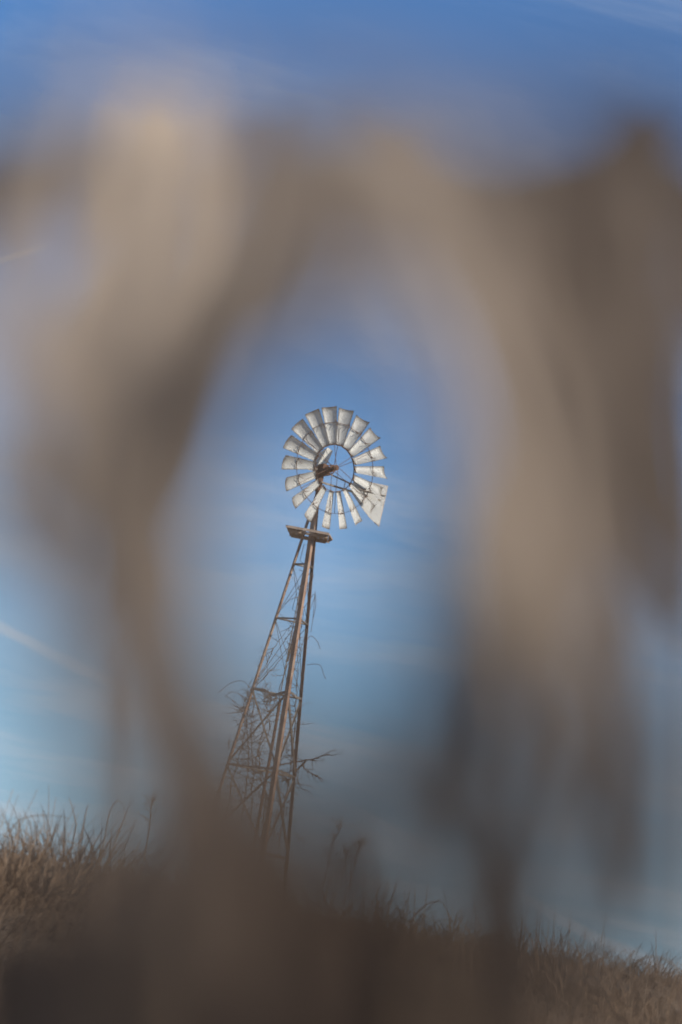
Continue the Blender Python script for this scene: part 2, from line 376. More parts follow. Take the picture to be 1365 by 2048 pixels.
for k in range(18):
    th = radians(20 * k + rnd.uniform(-.9, .9)); be = BETA + radians(rnd.uniform(-2.5, 2.5))
    rd = -ex * sin(th) + ez * cos(th); t_ = -ex * cos(th) - ez * sin(th)
    nb = n_ * cos(be) + t_ * sin(be); ch = t_ * cos(be) - n_ * sin(be)
    bm = bmesh.new(); uvl = bm.loops.layers.uv.new('UVMap'); NU, NV = 8, 8; g = []
    bow = rnd.uniform(-.012, .012)
    for j in range(NV + 1):
        v = j / NV; r = R * (0.375 + 0.625 * v); c = R * (0.132 + 0.122 * v); row = []
        for i in range(NU + 1):
            u = i / NU * 2 - 1
            sag = 0.17 * c * (u * u - 0.45)                      # concave towards the wind
            tip = 0.002 * R * u * u * v * v
            row.append(bm.verts.new(HUB + rd * (r + tip) + ch * (u * c / 2) + nb * (sag + bow * v * v)))
        g.append(row)
    for j in range(NV):
        for i in range(NU):
            f = bm.faces.new((g[j][i], g[j + 1][i], g[j + 1][i + 1], g[j][i + 1]))
            for lp, (a, b) in zip(f.loops, ((i, j), (i, j + 1), (i + 1, j + 1), (i + 1, j))): lp[uvl].uv = (a / NU, b / NV)
    bmesh.ops.solidify(bm, geom=bm.faces[:], thickness=0.0025)
    obj('blade', bm, 'sheet', wheel, True)
    # V-shaped bracket tying the blade to the middle ring, and a clip on the inner ring
    rm = 0.745 * R; c = R * 0.205
    p0 = HUB + rd * rm; bm = bmesh.new()
    lead = p0 + ch * (-c * 0.52) + nb * (.02)
    tube(bm, [p0 + ch * c * .48 + nb * .03, p0 + nb * .0, lead + nb * .012], .0045, 5)
    tube(bm, [lead, lead + rd * .02 + nb * .05 + ch * .03, lead - rd * .075 + nb * .055 + ch * .10], .006, 5)
    tube(bm, [lead + nb * .01, lead - rd * .09 + nb * .045 + ch * .015], .006, 5)
    obj('bracket', bm, 'rust', wheel)
    bm = bmesh.new(); p1 = HUB + rd * .388 * R; bar(bm, p1 - ch * .07 + nb * .014, p1 + ch * .07 + nb * .014, .018, .012); obj('clip', bm, 'rust', wheel)
for k in range(6):
    th = radians(60 * k + 8); rd = -ex * sin(th) + ez * cos(th); t_ = -ex * cos(th) - ez * sin(th)
    for s, a0, a1 in ((1, .07, .0), (-1, -.08, -.03)):
        bm = bmesh.new(); tube(bm, [HUB + n_ * a0 + rd * .06 + t_ * .025 * s, HUB + n_ * a1 + rd * .385 * R + t_ * .05 * s, HUB + n_ * .004 * s + rd * .745 * R + t_ * .05 * s], .006, 5)
        obj('spoke', bm, 'rust', wheel)
# tail, folded to lie along the wheel
TD = Vector((cos(radians(30)), sin(radians(30)), 0)); tn = Vector((sin(radians(30)), -cos(radians(30)), 0))
TO = TL + ez * .22 + Vector((.18, 0, 0))
def TP(u, w, a=0.0): return TO + TD * u + ez * w + tn * a
bm = bmesh.new(); bar(bm, TP(-.19, -.02), TP(1.25, -.02), .03, .035); bar(bm, TP(-.12, .20), TP(1.1, .06), .02, .025); bar(bm, TP(.36, -.01), TP(.36, .17), .016, .02)
tail = obj('tail_boom', bm, 'bar', mill)
bm = bmesh.new(); uvl = bm.loops.layers.uv.new('UVMap')
top = [(.55, .24), (.80, .26), (1.05, .29), (1.37, .32)]; bot = [(.50, -.02), (.80, -.25), (1.05, -.43), (1.33, -.56)]
grid = [[bm.verts.new(TP(*[a + (b - a) * j / 6 for a, b in zip(bo, to)], .02 - .012 * (i % 2))) for j in range(7)] for i, (bo, to) in enumerate(zip(bot, top))]
for i in range(3):
    for j in range(6):
        f = bm.faces.new((grid[i][j], grid[i + 1][j], grid[i + 1][j + 1], grid[i][j + 1]))
        for lp, (a, b) in zip(f.loops, ((i, j), (i + 1, j), (i + 1, j + 1), (i, j + 1))): lp[uvl].uv = (a / 3, b / 6)
bmesh.ops.solidify(bm, geom=bm.faces[:], thickness=0.004)
vane = obj('tail_vane', bm, 'sheet', mill)
for p, q in ((TP(.55, .06, .035), TP(1.34, .10, .035)), (TP(.8, -.22, .03), TP(.86, .25, .03)), (TP(1.18, -.50, .04), TP(1.31, -.545, .04))):
    bm = bmesh.new(); bar(bm, p, q, .02, .014); obj('batten', bm, 'bar', vane)
# small side vane behind the hub
SV = TL + ez * .43 - n_ * .10
sx = Vector((cos(radians(44)), sin(radians(44)), 0))
def SP(x, z): return SV + sx * x + ez * z
bm = bmesh.new(); uvl = bm.loops.layers.uv.new('UVMap')
vv = [bm.verts.new(p) for p in (SP(-.30, -.04), SP(.10, .02), SP(.26, .52), SP(.10, .55), SP(-.20, .30))]
f = bm.faces.new(vv)
for lp, q in zip(f.loops, ((.1, .1), (.9, .1), (.9, .9), (.5, .9), (.1, .6))): lp[uvl].uv = q
bmesh.ops.solidify(bm, geom=bm.faces[:], thickness=0.004); obj('side_vane', bm, 'sheet', mill)
bm = bmesh.new(); bar(bm, G, SP(.05, .12), .025, .025); obj('side_vane_arm', bm, 'rust', mill)

# ------------------------------------------------------------------ dead vine and lodged branch on the tower
def inmill(px, py, off=0.0): return P(px, py, FPX * 0.01 + off)
def twig(bm, p, d, length, r, r0, depth=0, wander=0.35, grav=0.0):
    pts = [p.copy()]; n = max(4, int(length / 0.07)); d = d.normalized(); kids = []
    for i in range(n):
        d = (d + Vector((r0.gauss(0, 1), r0.gauss(0, 1), r0.gauss(0, 1))) * wander * .4 + Vector((0, 0, -grav))).normalized()
        pts.append(pts[-1] + d * length / n)
        if depth and r0.random() < .45: kids.append((pts[-1].copy(), (d + Vector((r0.gauss(0, .7), r0.gauss(0, .5), r0.gauss(0, .6)))).normalized()))
    tube(bm, pts, [r * (1 - .75 * i / n) for i in range(n + 1)], 4, False)
    for p2, d2 in kids: twig(bm, p2, d2, length * r0.uniform(.25, .5), r * .55, r0, depth - 1, wander * 1.3, grav + .04)
rv = random.Random(31)
vroot = Vector((BASE.x - .25, BASE.y - .2, gh(BASE.x, BASE.y)))
vine = empty('climbing_vine', vroot, 'dead leafless vine tangled up the left side of the windmill tower', 'vine')
def vobj(name, bm, par, m='bark', origin=None):
    for v in bm.verts: v.co -= origin
    return obj(name, bm, m, par)
stems = [[(500, 1700), (505, 1560), (506, 1460), (508, 1380), (530, 1330), (556, 1290), (590, 1240)],
         [(520, 1700), (528, 1600), (520, 1500), (540, 1420), (575, 1340), (592, 1280), (600, 1180)],
         [(480, 1650), (496, 1540), (492, 1440), (512, 1380), (548, 1330), (575, 1300), (583, 1250)],
         [(560, 1700), (575, 1560), (585, 1480), (590, 1400), (601, 1300), (607, 1220)],
         [(450, 1640), (470, 1530), (488, 1460), (484, 1420), (498, 1385)],
         [(540, 1660), (530, 1560), (515, 1520), (540, 1450), (530, 1400), (545, 1395), (541, 1408)]]
for s in stems:
    bm = bmesh.new(); o = rv.uniform(-.3, .25)
    pts = catmull([inmill(x + rv.uniform(-4, 4), y, o + rv.uniform(-.12, .12)) for x, y in s], 7)
    pts = [p + Vector((rv.gauss(0, .012), rv.gauss(0, .012), 0)) for p in pts]
    tube(bm, pts, [.013 * (1 - .75 * i / len(pts)) for i in range(len(pts))], 5)
    st = vobj('stem', bm, vine, origin=vroot)
    tw = bmesh.new()
    for i in range(3, len(pts)):
        hi = pts[i].z > BASE.z + 4.6
        for _ in range(1 if hi else 3):
            if rv.random() < (.55 if hi else .8):
                twig(tw, pts[i], Vector((rv.gauss(-.2, .8), rv.gauss(0, .5), rv.gauss(.2, .6))), rv.uniform(.12, .42), .0068, rv, 1)
    tag(vobj('twigs', tw, st, origin=vroot), kind='stuff')
tw = bmesh.new()                                # cloud of fine twigs round the left leg and at mid height
for _ in range(60):
    y = rv.uniform(1400, 1610); x = 500 - (y - 1370) * .27 + rv.gauss(14, 16)
    twig(tw, inmill(x, y, rv.uniform(-.3, .3)), Vector((rv.gauss(-.1, .8), rv.gauss(0, .4), rv.gauss(.1, .7))), rv.uniform(.12, .40), .0065, rv, 1, .5)
for _ in range(75):
    y = rv.uniform(1480, 1680); x = rv.uniform(490, 600)
    twig(tw, inmill(x, y, rv.uniform(-.3, .3)), Vector((rv.gauss(0, .8), rv.gauss(0, .4), rv.gauss(.2, .7))), rv.uniform(.15, .5), .007, rv, 1, .5)
tag(vobj('twig_tangle', tw, vine, origin=vroot), kind='stuff')
for s in ([(612, 1285), (622, 1272), (635, 1283), (641, 1298)], [(614, 1330), (630, 1328), (642, 1332), (648, 1350), (652, 1358)], [(608, 1250), (628, 1200), (631, 1185), (626, 1240)],
          [(500, 1375), (485, 1362), (462, 1366), (436, 1386)], [(500, 1400), (478, 1388), (462, 1384), (450, 1395)], [(609, 1215), (629, 1188), (632, 1210), (626, 1240), (622, 1265)]):
    bm = bmesh.new(); tube(bm, catmull([inmill(x, y, -.1) for x, y in s], 6), .0055, 5); vobj('tendril', bm, vine, origin=vroot)
def branch(name, main, label, r=.022, seed=3, n=9):
    rb = random.Random(seed); root = inmill(*main[0], -.35); e = empty(name, root, label, 'branch')
    bm = bmesh.new(); pts = catmull([inmill(x, y, -.35 + rb.uniform(-.03, .03)) for x, y in main], 5)
    pts = [p + Vector((0, 0, rb.gauss(0, .008))) for p in pts]
    tube(bm, pts, [r * (1 - .65 * i / len(pts)) for i in range(len(pts))], 6)
    lb = vobj('limb', bm, e, origin=root)
    for i in range(n):
        p = pts[rb.randrange(3, len(pts))]; bm = bmesh.new()
        d = (pts[-1] - pts[0]).normalized() + Vector((rb.gauss(0, .4), rb.gauss(0, .3), rb.gauss(-.1, .7)))
        twig(bm, p, d, rb.uniform(.15, .38), .008, rb, 1); vobj('side_twig', bm, e, origin=root)
branch('dead_branch', [(505, 1549), (530, 1540), (560, 1530), (590, 1524), (625, 1519), (645, 1512), (661, 1508)], 'dark dead branch lodged across the tower, its tip pointing right', .019, 3)
branch('dead_branch', [(612, 1522), (600, 1534), (585, 1552), (575, 1562), (560, 1556), (530, 1552)], 'short broken branch drooping inside the tower just below the long lodged branch', .02, 8, 12)
branch('dead_branch', [(604, 1528), (612, 1540), (625, 1548), (634, 1552)], 'small forked dead branch sticking out right of the tower under the long one', .014, 14, 8)

# ------------------------------------------------------------------ grass on the rise
def blade_pts(p, az, length, lean, droop, n=5):
    d = Vector((cos(az) * sin(lean), sin(az) * sin(lean), cos(lean))); pts = [p.copy()]
    for i in range(n):
        pts.append(pts[-1] + d * length / n)
        d = (d + Vector((cos(az), sin(az), -.9)) * droop / n).normalized()
    return pts
def ribbon(V, F, pts, w, side):
    b = len(V)
    for i, p in enumerate(pts):
        t = i / (len(pts) - 1); ww = w * (1 - t) ** .55 * .5 + w * .03
        V.append(p - side * ww); V.append(p + side * ww)
    for i in range(len(pts) - 1): F.append((b + 2 * i, b + 2 * i + 1, b + 2 * i + 3, b + 2 * i + 2))
def mesh_of(name, V, F, m, parent=None):
    me = bpy.data.meshes.new(name); me.from_pydata([tuple(v) for v in V], [], F)
    uv = me.uv_layers.new(name='UVMap'); 
    flat = []
    for p in me.polygons:
        r = (p.index * 0.6180339) % 1.0
        for q in range(p.loop_total): flat += [r + .02 * q, r]
    uv.data.foreach_set('uv', flat)
    me.update(); return link(name, me, m, parent)
rg = random.Random(11)
V, F = [], []
for _ in range(62000):
    y = rg.uniform(6.5, 20); x = rg.uniform(-.24 * y - .3, .30 * y + .3)
    if mnoise.noise(Vector((x * 1.3, y * 1.3, 8))) < rg.uniform(-.9, .1): continue
    p = Vector((x, y, gh(x, y) - .02))
    L = rg.uniform(.14, .40) * (1 + .5 * mnoise.noise(Vector((x * .9, y * .9, 2))))
    if rg.random() < .03: L *= 1.6
    az = rg.gauss(.3, 1.5); pts = blade_pts(p, az, L, abs(rg.gauss(.45, .45)), rg.choice((.6, 1.8, 3.0, 4.5)), 5)
    a2 = rg.uniform(0, pi); ribbon(V, F, pts, rg.uniform(.0035, .009), Vector((cos(a2), sin(a2), 0)))
tag(mesh_of('dry_grass', V, F, 'grass'), 'low tangled dry straw grass covering the rise below the windmill', 'grass', kind='stuff')
def tussock(px, py, d, rad, height, n, label, seed, group='grass tussocks on the rise'):
    r = random.Random(seed); q = P(px, py, d); base = Vector((q.x, q.y, gh(q.x, q.y) - .02))
    e = empty('grass_tussock', base, label, 'grass tussock', group)
    V, F = [], []
    for _ in range(n):
        a = r.uniform(0, 2 * pi); rr = rad * math.sqrt(r.random()) * .85
        p = Vector((cos(a) * rr, sin(a) * rr, 0)); L = height * r.uniform(.5, 1.1)
        pts = blade_pts(p, a + r.gauss(0, .8), L, abs(r.gauss(.45, .5)), r.choice((.6, 1.8, 3.2, 5.0)), 6)
        a2 = r.uniform(0, pi); ribbon(V, F, pts, r.uniform(.004, .013), Vector((cos(a2), sin(a2), 0)))
    tag(mesh_of('blades', V, F, 'grass', e), kind='stuff')
    for _ in range(14):                         # a few standing stalks with bent tips
        a = r.uniform(0, 2 * pi); p = Vector((cos(a), sin(a), 0)) * rad * .4
        pts = blade_pts(p, r.uniform(0, 2 * pi), height * r.uniform(.9, 1.3), abs(r.gauss(.1, .12)), r.choice((.1, .3, 1.5)), 7)
        bm = bmesh.new(); tube(bm, pts, [.004 - .0004 * i for i in range(8)], 4); obj('stalk', bm, 'stalk', e)
    return e
tussock(165, 1720, 13.5, .62, .54, 1700, 'tall shaggy straw tussock at the left, highest on the skyline', 1)
tussock(25, 1790, 11.0, .55, .50, 1400, 'straw tussock at the left frame edge, lower than the shaggy tall one', 2)
tussock(700, 1850, 13.5, .6, .45, 700, 'tussock right of the windmill foot, below feathery seed stems', 3)
tussock(880, 1890, 12.5, .6, .42, 800, 'tussock with long bent blades against the sky, right of the seed stems', 4)
tussock(1120, 1960, 11.5, .6, .42, 700, 'brown tussock right of the dark blurred stalk at bottom right', 5)
tussock(1310, 2000, 11.0, .7, .36, 700, 'low straw tussock at the bottom right corner under an arching stalk', 6)
tussock(420, 1780, 14.5, .7, .5, 700, 'tussock in front of the windmill foot, half veiled by blur', 7)
def stalk(pts, d, label, r=.006, head=None, group='single stalks on the skyline', m='stalk'):
    P3 = catmull([P(x, y, d) for x, y in pts], 6)
    root = Vector((P3[0].x, P3[0].y, gh(P3[0].x, P3[0].y) - .02)); e = empty('grass_stalk', root, label, 'grass stalk', group)
    full = [root] + [p for p in P3]
    bm = bmesh.new(); tube(bm, [p - root for p in full], [r * (1 - .7 * i / len(full)) for i in range(len(full))], 5); obj('stem', bm, m, e, True)
    if head:
        rr = random.Random(int(pts[0][0])); tw = bmesh.new()
        for i in range(len(P3) * 2 // 5, len(P3)):
            for _ in range(head):
                twig(tw, P3[i] - root, Vector((rr.gauss(0, .6), rr.gauss(0, .6), rr.uniform(.2, 1))), rr.uniform(.05, .14), .0016, rr, 1, .6)
        obj('seed_head', tw, 'stalk', e)
stalk([(18, 1700), (20, 1665), (40, 1640), (75, 1631), (110, 1632), (137, 1637)], 11.5, 'long blade arching over to the right at the left frame edge', .005)
stalk([(210, 1665), (218, 1625), (232, 1603), (245, 1612), (250, 1650)], 12.5, 'thin hooped stalk just right of the tall shaggy tussock', .004)
stalk([(152, 1650), (145, 1620), (136, 1593)], 12.5, 'thin straight stalk rising from the tall shaggy tussock, leaning left', .004)
stalk([(166, 1650), (171, 1625), (176, 1608)], 12.3, 'broad pale blade rising from the middle of the tall shaggy tussock', .005)
stalk([(285, 1720), (296, 1660), (300, 1620), (304, 1600)], 13, 'weed stem with twiggy dark head between the tall tussock and the tower', .005, 3)
stalk([(690, 1810), (708, 1740), (716, 1700), (722, 1682)], 14, 'tall feathery seed stem right of the windmill foot', .004, 4)
stalk([(640, 1800), (655, 1740), (665, 1690), (684, 1650)], 14, 'feathery seed stem nearest the windmill foot on its right', .004, 4)
stalk([(665, 1820), (680, 1770), (690, 1725), (693, 1700)], 14, 'shorter feathery seed stem between two taller ones', .004, 4)
stalk([(720, 1860), (745, 1810), (765, 1765)], 12.5, 'slanting straw blade leaning right beside the seed stems', .005)
stalk([(740, 1870), (765, 1815), (780, 1770)], 12.5, 'second slanting straw blade leaning right, parallel to its neighbour', .005)
stalk([(815, 1850), (845, 1815), (870, 1804), (885, 1808), (898, 1840)], 12, 'hooked blade bent over to the right against the sky', .005)
stalk([(905, 1860), (912, 1830), (920, 1822), (922, 1836)], 12, 'small curled stalk tip right of the hooked blade', .004)
stalk([(1250, 1960), (1275, 1925), (1310, 1914), (1345, 1928), (1365, 1945)], 11.5, 'thin stalk arching over at the bottom right corner', .005)
stalk([(1258, 2040), (1262, 1960), (1264, 1900)], 11, 'upright pale stalk crossing the arching one at bottom right', .005)
stalk([(1170, 1960), (1172, 1915), (1174, 1885)], 11.5, 'thin upright stalk at bottom right, left of the arching one', .005)

# ------------------------------------------------------------------ cane plants close to the lens
def leaf_mesh(pts, widths, face, fold=.16, nseg=6):
    """Curved blade along pts; `face` is the direction its surface looks."""
    C = catmull(pts, nseg); Wd = lerp_list(widths, nseg)
    me_v, me_f, uvs = [], [], []; NA = 5
    for i, p in enumerate(C):
        d = (C[min(i + 1, len(C) - 1)] - C[max(i - 1, 0)]).normalized()
        s = d.cross(face); s.normalize(); nn = s.cross(d)
        for k in range(NA):
            u = k / (NA - 1) * 2 - 1
            me_v.append(p + s * (u * Wd[i] / 2) - nn * (fold * Wd[i] * (u * u - .3)) + nn * .02 * Wd[i] * sin(i * 1.9 + u * 3))
    for i in range(len(C) - 1):
        for k in range(NA - 1):
            a = i * NA + k; me_f.append((a, a + 1, a + NA + 1, a + NA))
            uvs += [(k / 4, i / nseg), ((k + 1) / 4, i / nseg), ((k + 1) / 4, (i + 1) / nseg), (k / 4, (i + 1) / nseg)]
    me = bpy.data.meshes.new('leaf'); me.from_pydata([tuple(v) for v in me_v], [], me_f)
    uv = me.uv_layers.new(name='UVMap')
    for l, q in zip(uv.data, uvs): l.uv = q
    return me
FACE = {'lit': Vector((.70, -.66, .28)), 'mid': Vector((.2, -.95, .1)), 'dim': Vector((-.35, -.92, -.1)), 'dark': Vector((-.6, -.7, -.35))}
rc = random.Random(77)
def cane(label, stem, leaves, r=.0022, group='blurred dry cane plants close to the lens', extra=2):
    """stem: [(px, py, d)] from low to high; leaves: (path, widths in px, tone, material). Every leaf gets a few slimmer,
    more ragged neighbours at other distances, as a clump of dry cane has."""
    S = [P(*s) for s in stem]; root = Vector((S[0].x, S[0].y + .02, gh(S[0].x, S[0].y) - .01))
    e = empty('dry_cane', root, label, 'cane plant', group)
    pts = [root, root.lerp(S[0], .55) + Vector((.01, .0, 0))] + catmull(S, 4)
    bm = bmesh.new(); tube(bm, [p - root for p in pts], [r * (1.2 - .7 * i / len(pts)) for i in range(len(pts))], 7); obj('stem', bm, 'stalk', e, True)
    def add(path, wd, tone, mm):
        pp = [P(*q) for q in path]; w = [a * q[2] / FPX for a, q in zip(wd, path)]
        f = FACE[tone] + Vector((rc.gauss(0, .12), 0, rc.gauss(0, .12)))
        me = leaf_mesh(pp, w, f)
        for v in me.vertices: v.co -= root
        link('leaf', me, mm, e, True)
    for path, wd, tone, mm in leaves:
        add(path, wd, tone, mm)
        for _ in range(extra):
            k = rc.uniform(.55, 1.0); ox, oy = rc.gauss(0, 45), rc.gauss(0, 50); s = rc.uniform(.25, .5)
            q = [(x + ox + rc.gauss(0, 16), y + oy, d * k) for x, y, d in path]
            add(q, [a * s for a in wd], rc.choice(TONES[tone]), mm)
    return e
TONES = {'lit': ('lit', 'lit', 'mid'), 'mid': ('lit', 'mid', 'dim'), 'dim': ('mid', 'dim', 'dim'), 'dark': ('dim', 'dark', 'dark')}
def dd(path, d): return [(x, y, d) for x, y in path]
A, T_, B, D_ = 'leaf', 'leaf_tan', 'leaf_brown', 'leaf_dark'
cane('cane with one broad pale tan leaf, brightest blur, upper left', dd([(230, 2150), (190, 1600), (170, 1250)], .74), [
    (dd([(262, 740), (292, 620), (325, 480), (338, 350), (338, 190)], .84), [60, 190, 290, 300, 210], 'lit', A),
    (dd([(240, 760), (290, 600), (370, 440), (390, 260), (370, 150)], .62), [30, 120, 160, 160, 60], 'lit', A),
    (dd([(175, 1200), (110, 900), (140, 600), (190, 330), (260, 60)], .42), [30, 50, 70, 80, 40], 'lit', A),
    (dd([(180, 1150), (290, 800), (400, 500), (430, 300), (380, 80)], .42), [30, 70, 70, 70, 20], 'mid', A),
    (dd([(170, 1200), (200, 950), (240, 760), (290, 560)], .66), [60, 170, 220, 130], 'dim', T_)])
cane('cane with dark leaves slanting down beside the pale upper left leaf', dd([(320, 2150), (330, 1500), (300, 1000)], .62), [
    (dd([(290, 1040), (330, 860), (400, 680), (490, 500), (545, 340), (548, 190)], .85), [60, 190, 170, 120, 70, 40], 'dark', D_),
    (dd([(300, 1010), (230, 900), (190, 830), (130, 760)], .45), [60, 130, 110, 30], 'dark', B),
    (dd([(310, 1120), (270, 1040), (160, 980), (-60, 980)], .5), [60, 150, 150, 90], 'dim', T_),
    (dd([(340, 1250), (320, 1130), (330, 1000), (360, 900)], .5), [50, 110, 100, 40], 'mid', T_),
    (dd([(310, 1000), (400, 820), (480, 640), (620, 520), (760, 560)], .36), [20, 60, 80, 80, 20], 'dark', T_)])
cane('cane with dark leaves crossing level at the upper left edge', dd([(-120, 2150), (-130, 1200), (-140, 500)], .55), [
    (dd([(-140, 520), (-60, 370), (60, 345), (180, 345), (300, 370)], .62), [60, 170, 150, 110, 30], 'dark', D_),
    (dd([(380, 300), (480, 340), (580, 360), (680, 390)], .62), [20, 110, 110, 30], 'dark', B),
    (dd([(-130, 900), (-60, 720), (20, 560), (80, 420)], .30), [40, 110, 110, 40], 'mid', A),
    (dd([(-130, 1000), (-40, 800), (60, 680), (120, 540)], .30), [40, 80, 80, 40], 'lit', A),
    (dd([(-140, 560), (-60, 300), (40, 220), (140, 200)], .34), [40, 70, 70, 20], 'dark', T_)])
cane('tall cane whose tan leaf arches over the windmill from the right', dd([(1005, 2150), (1030, 1750), (1110, 1400)], .60), [
    (dd([(1130, 1620), (1115, 1380), (1110, 1150), (1095, 900), (1025, 680), (925, 470), (840, 310), (780, 180)], .62), [20, 120, 230, 260, 230, 210, 170, 60], 'mid', T_),
    (dd([(960, 470), (860, 380), (740, 335), (620, 340), (520, 400)], .50), [40, 150, 180, 150, 40], 'dim', T_),
    (dd([(1110, 1400), (1075, 1150), (1040, 900), (990, 620)], .5), [40, 130, 130, 40], 'mid', A),
    (dd([(1000, 560), (900, 330), (760, 210), (600, 200), (480, 260)], .33), [20, 90, 110, 90, 20], 'mid', A),
    (dd([(1090, 1300), (960, 1000), (900, 700), (760, 520), (600, 480)], .33), [30, 90, 100, 90, 30], 'mid', T_),
    (dd([(1090, 1500), (950, 1250), (900, 1000), (930, 760)], .36), [30, 100, 100, 30], 'dark', T_),
    (dd([(1130, 1500), (1180, 1250), (1190, 1000), (1140, 800)], .40), [30, 110, 110, 30], 'mid', T_)])
cane('cane with wide dark brown leaves bowing in from the upper right', dd([(1420, 2150), (1440, 1300), (1430, 700)], .58), [
    (dd([(1450, 700), (1400, 420), (1280, 350), (1120, 350), (940, 350)], .58), [60, 180, 180, 160, 70], 'dark', B),
    (dd([(1400, 1200), (1330, 900), (1260, 720), (1200, 540), (1210, 380), (1330, 190)], .70), [60, 120, 220, 270, 230, 90], 'dim', B),
    (dd([(900, 300), (1010, 400), (1100, 560), (1180, 720), (1270, 900)], .66), [40, 150, 190, 190, 60], 'dark', B),
    (dd([(1440, 720), (1300, 620), (1240, 480), (1330, 240)], .50), [40, 160, 160, 60], 'mid', B),
    (dd([(1400, 1250), (1300, 1000), (1240, 860), (1180, 720)], .8), [60, 160, 170, 40], 'dark', D_),
    (dd([(1440, 600), (1430, 360), (1380, 250), (1260, 240)], .36), [40, 100, 100, 40], 'dark', T_),
    (dd([(1420, 1500), (1340, 1250), (1290, 1100), (1240, 950)], .34), [40, 110, 110, 40], 'mid', T_)])
cane('slim cane with tan grey leaf rising left of the tower', dd([(400, 2150), (395, 1800), (385, 1500)], .42), [
    (dd([(385, 1640), (380, 1400), (368, 1200), (372, 1000)], .44), [90, 110, 120, 50], 'mid', A),
    (dd([(390, 1650), (280, 1500), (220, 1350), (100, 1180)], .31), [30, 50, 60, 50], 'mid', T_),
    (dd([(390, 1700), (300, 1560), (160, 1320), (-40, 1150)], .33), [40, 60, 80, 50], 'mid', T_),
    (dd([(380, 1800), (270, 1620), (200, 1400), (180, 1150)], .28), [30, 60, 70, 50], 'mid', A),
    (dd([(380, 1800), (230, 1620), (150, 1400), (120, 1100)], .30), [30, 60, 80, 60], 'mid', T_),
    (dd([(390, 1750), (470, 1550), (460, 1350), (420, 1150)], .30), [40, 100, 80, 20], 'mid', T_)], extra=1)
cane('thick brown cane clump standing before the windmill foot', dd([(560, 2200), (565, 1900), (570, 1750)], .6), [
    (dd([(570, 2150), (575, 1950), (580, 1760), (585, 1590)], .42), [260, 240, 200, 90], 'dark', B),
    (dd([(460, 2150), (470, 1950), (480, 1760), (490, 1560)], .48), [240, 220, 210, 110], 'mid', T_),
    (dd([(330, 2150), (360, 1900), (380, 1750), (400, 1560)], .42), [240, 200, 170, 80], 'mid', T_),
    (dd([(240, 2150), (270, 1950), (300, 1800), (330, 1640)], .5), [200, 190, 140, 50], 'dim', B),
    (dd([(640, 2150), (640, 1950), (640, 1800), (620, 1640)], .45), [200, 170, 130, 30], 'dark', B),
    (dd([(450, 2150), (480, 1850), (510, 1640), (560, 1430)], .31), [180, 210, 200, 80], 'mid', B),
    (dd([(400, 2150), (430, 1850), (450, 1640), (440, 1420)], .31), [180, 190, 170, 80], 'mid', T_),
    (dd([(600, 2150), (600, 1900), (590, 1720), (600, 1560)], .33), [160, 180, 150, 60], 'dark', B),
    (dd([(540, 2150), (550, 1850), (555, 1640), (560, 1450)], .30), [150, 200, 200, 80], 'mid', B),
    (dd([(420, 2150), (430, 1950), (440, 1800), (450, 1660)], .56), [120, 130, 120, 40], 'lit', T_),
    (dd([(520, 2150), (540, 1850), (470, 1650), (440, 1450)], .33), [120, 130, 130, 50], 'mid', B)])
cane('dark upright cane at the lower right of the clear opening', dd([(985, 2200), (985, 1900), (990, 1800)], .66), [
    (dd([(1000, 2150), (1000, 1950), (1005, 1820), (1010, 1690)], .75), [180, 150, 100, 30], 'dark', B),
    (dd([(990, 1950), (965, 1720), (945, 1540), (960, 1380), (1010, 1200)], .40), [60, 100, 100, 90, 30], 'dark', T_),
    (dd([(960, 1850), (870, 1600), (855, 1430), (900, 1150), (960, 950)], .34), [40, 90, 90, 90, 20], 'dark', T_),
    (dd([(970, 1850), (830, 1650), (780, 1500), (820, 1300)], .32), [60, 130, 120, 30], 'dark', B),
    (dd([(970, 1950), (850, 1780), (760, 1680), (700, 1560)], .32), [100, 170, 150, 50], 'dark', B)])
cane('thin canes veiling the lower right corner in grey', dd([(1230, 2150), (1235, 1800), (1230, 1600)], .36), [
    (dd([(1230, 2050), (1240, 1750), (1230, 1500), (1210, 1300)], .34), [90, 140, 130, 60], 'mid', T_),
    (dd([(1240, 2050), (1330, 1800), (1370, 1550), (1380, 1300)], .34), [70, 140, 140, 60], 'dim', T_),
    (dd([(1220, 2050), (1110, 1800), (1090, 1600), (1110, 1400)], .32), [40, 60, 60, 40], 'dark', T_),
    (dd([(1230, 2100), (1170, 1900), (1150, 1700), (1170, 1500)], .34), [50, 80, 80, 40], 'mid', T_),
    (dd([(1260, 2100), (1290, 1900), (1300, 1750), (1290, 1600)], .32), [60, 110, 110, 50], 'dim', T_)])
cane('wispy cane blades very close, veiling the rim of the clear opening', dd([(700, 2400), (330, 1700), (340, 1300)], .30), [
    (dd([(340, 1300), (400, 1000), (470, 780), (560, 640), (700, 560)], .29), [50, 110, 120, 110, 40], 'dark', T_),
    (dd([(420, 900), (520, 700), (640, 570), (780, 540), (900, 620), (960, 800)], .29), [40, 100, 110, 110, 100, 40], 'mid', T_),
    (dd([(340, 1250), (440, 1050), (440, 850), (400, 650)], .30), [40, 90, 90, 40], 'mid', A),
    (dd([(-120, 900), (-100, 420), (80, 290), (400, 250), (720, 260), (900, 330)], .27), [30, 90, 110, 110, 110, 30], 'dim', T_),
    (dd([(330, 1500), (250, 1350), (200, 1150), (60, 1050)], .30), [60, 110, 110, 60], 'mid', T_),
    (dd([(330, 1700), (230, 1520), (130, 1330), (20, 1230)], .30), [40, 70, 70, 40], 'dim', T_)], extra=1)
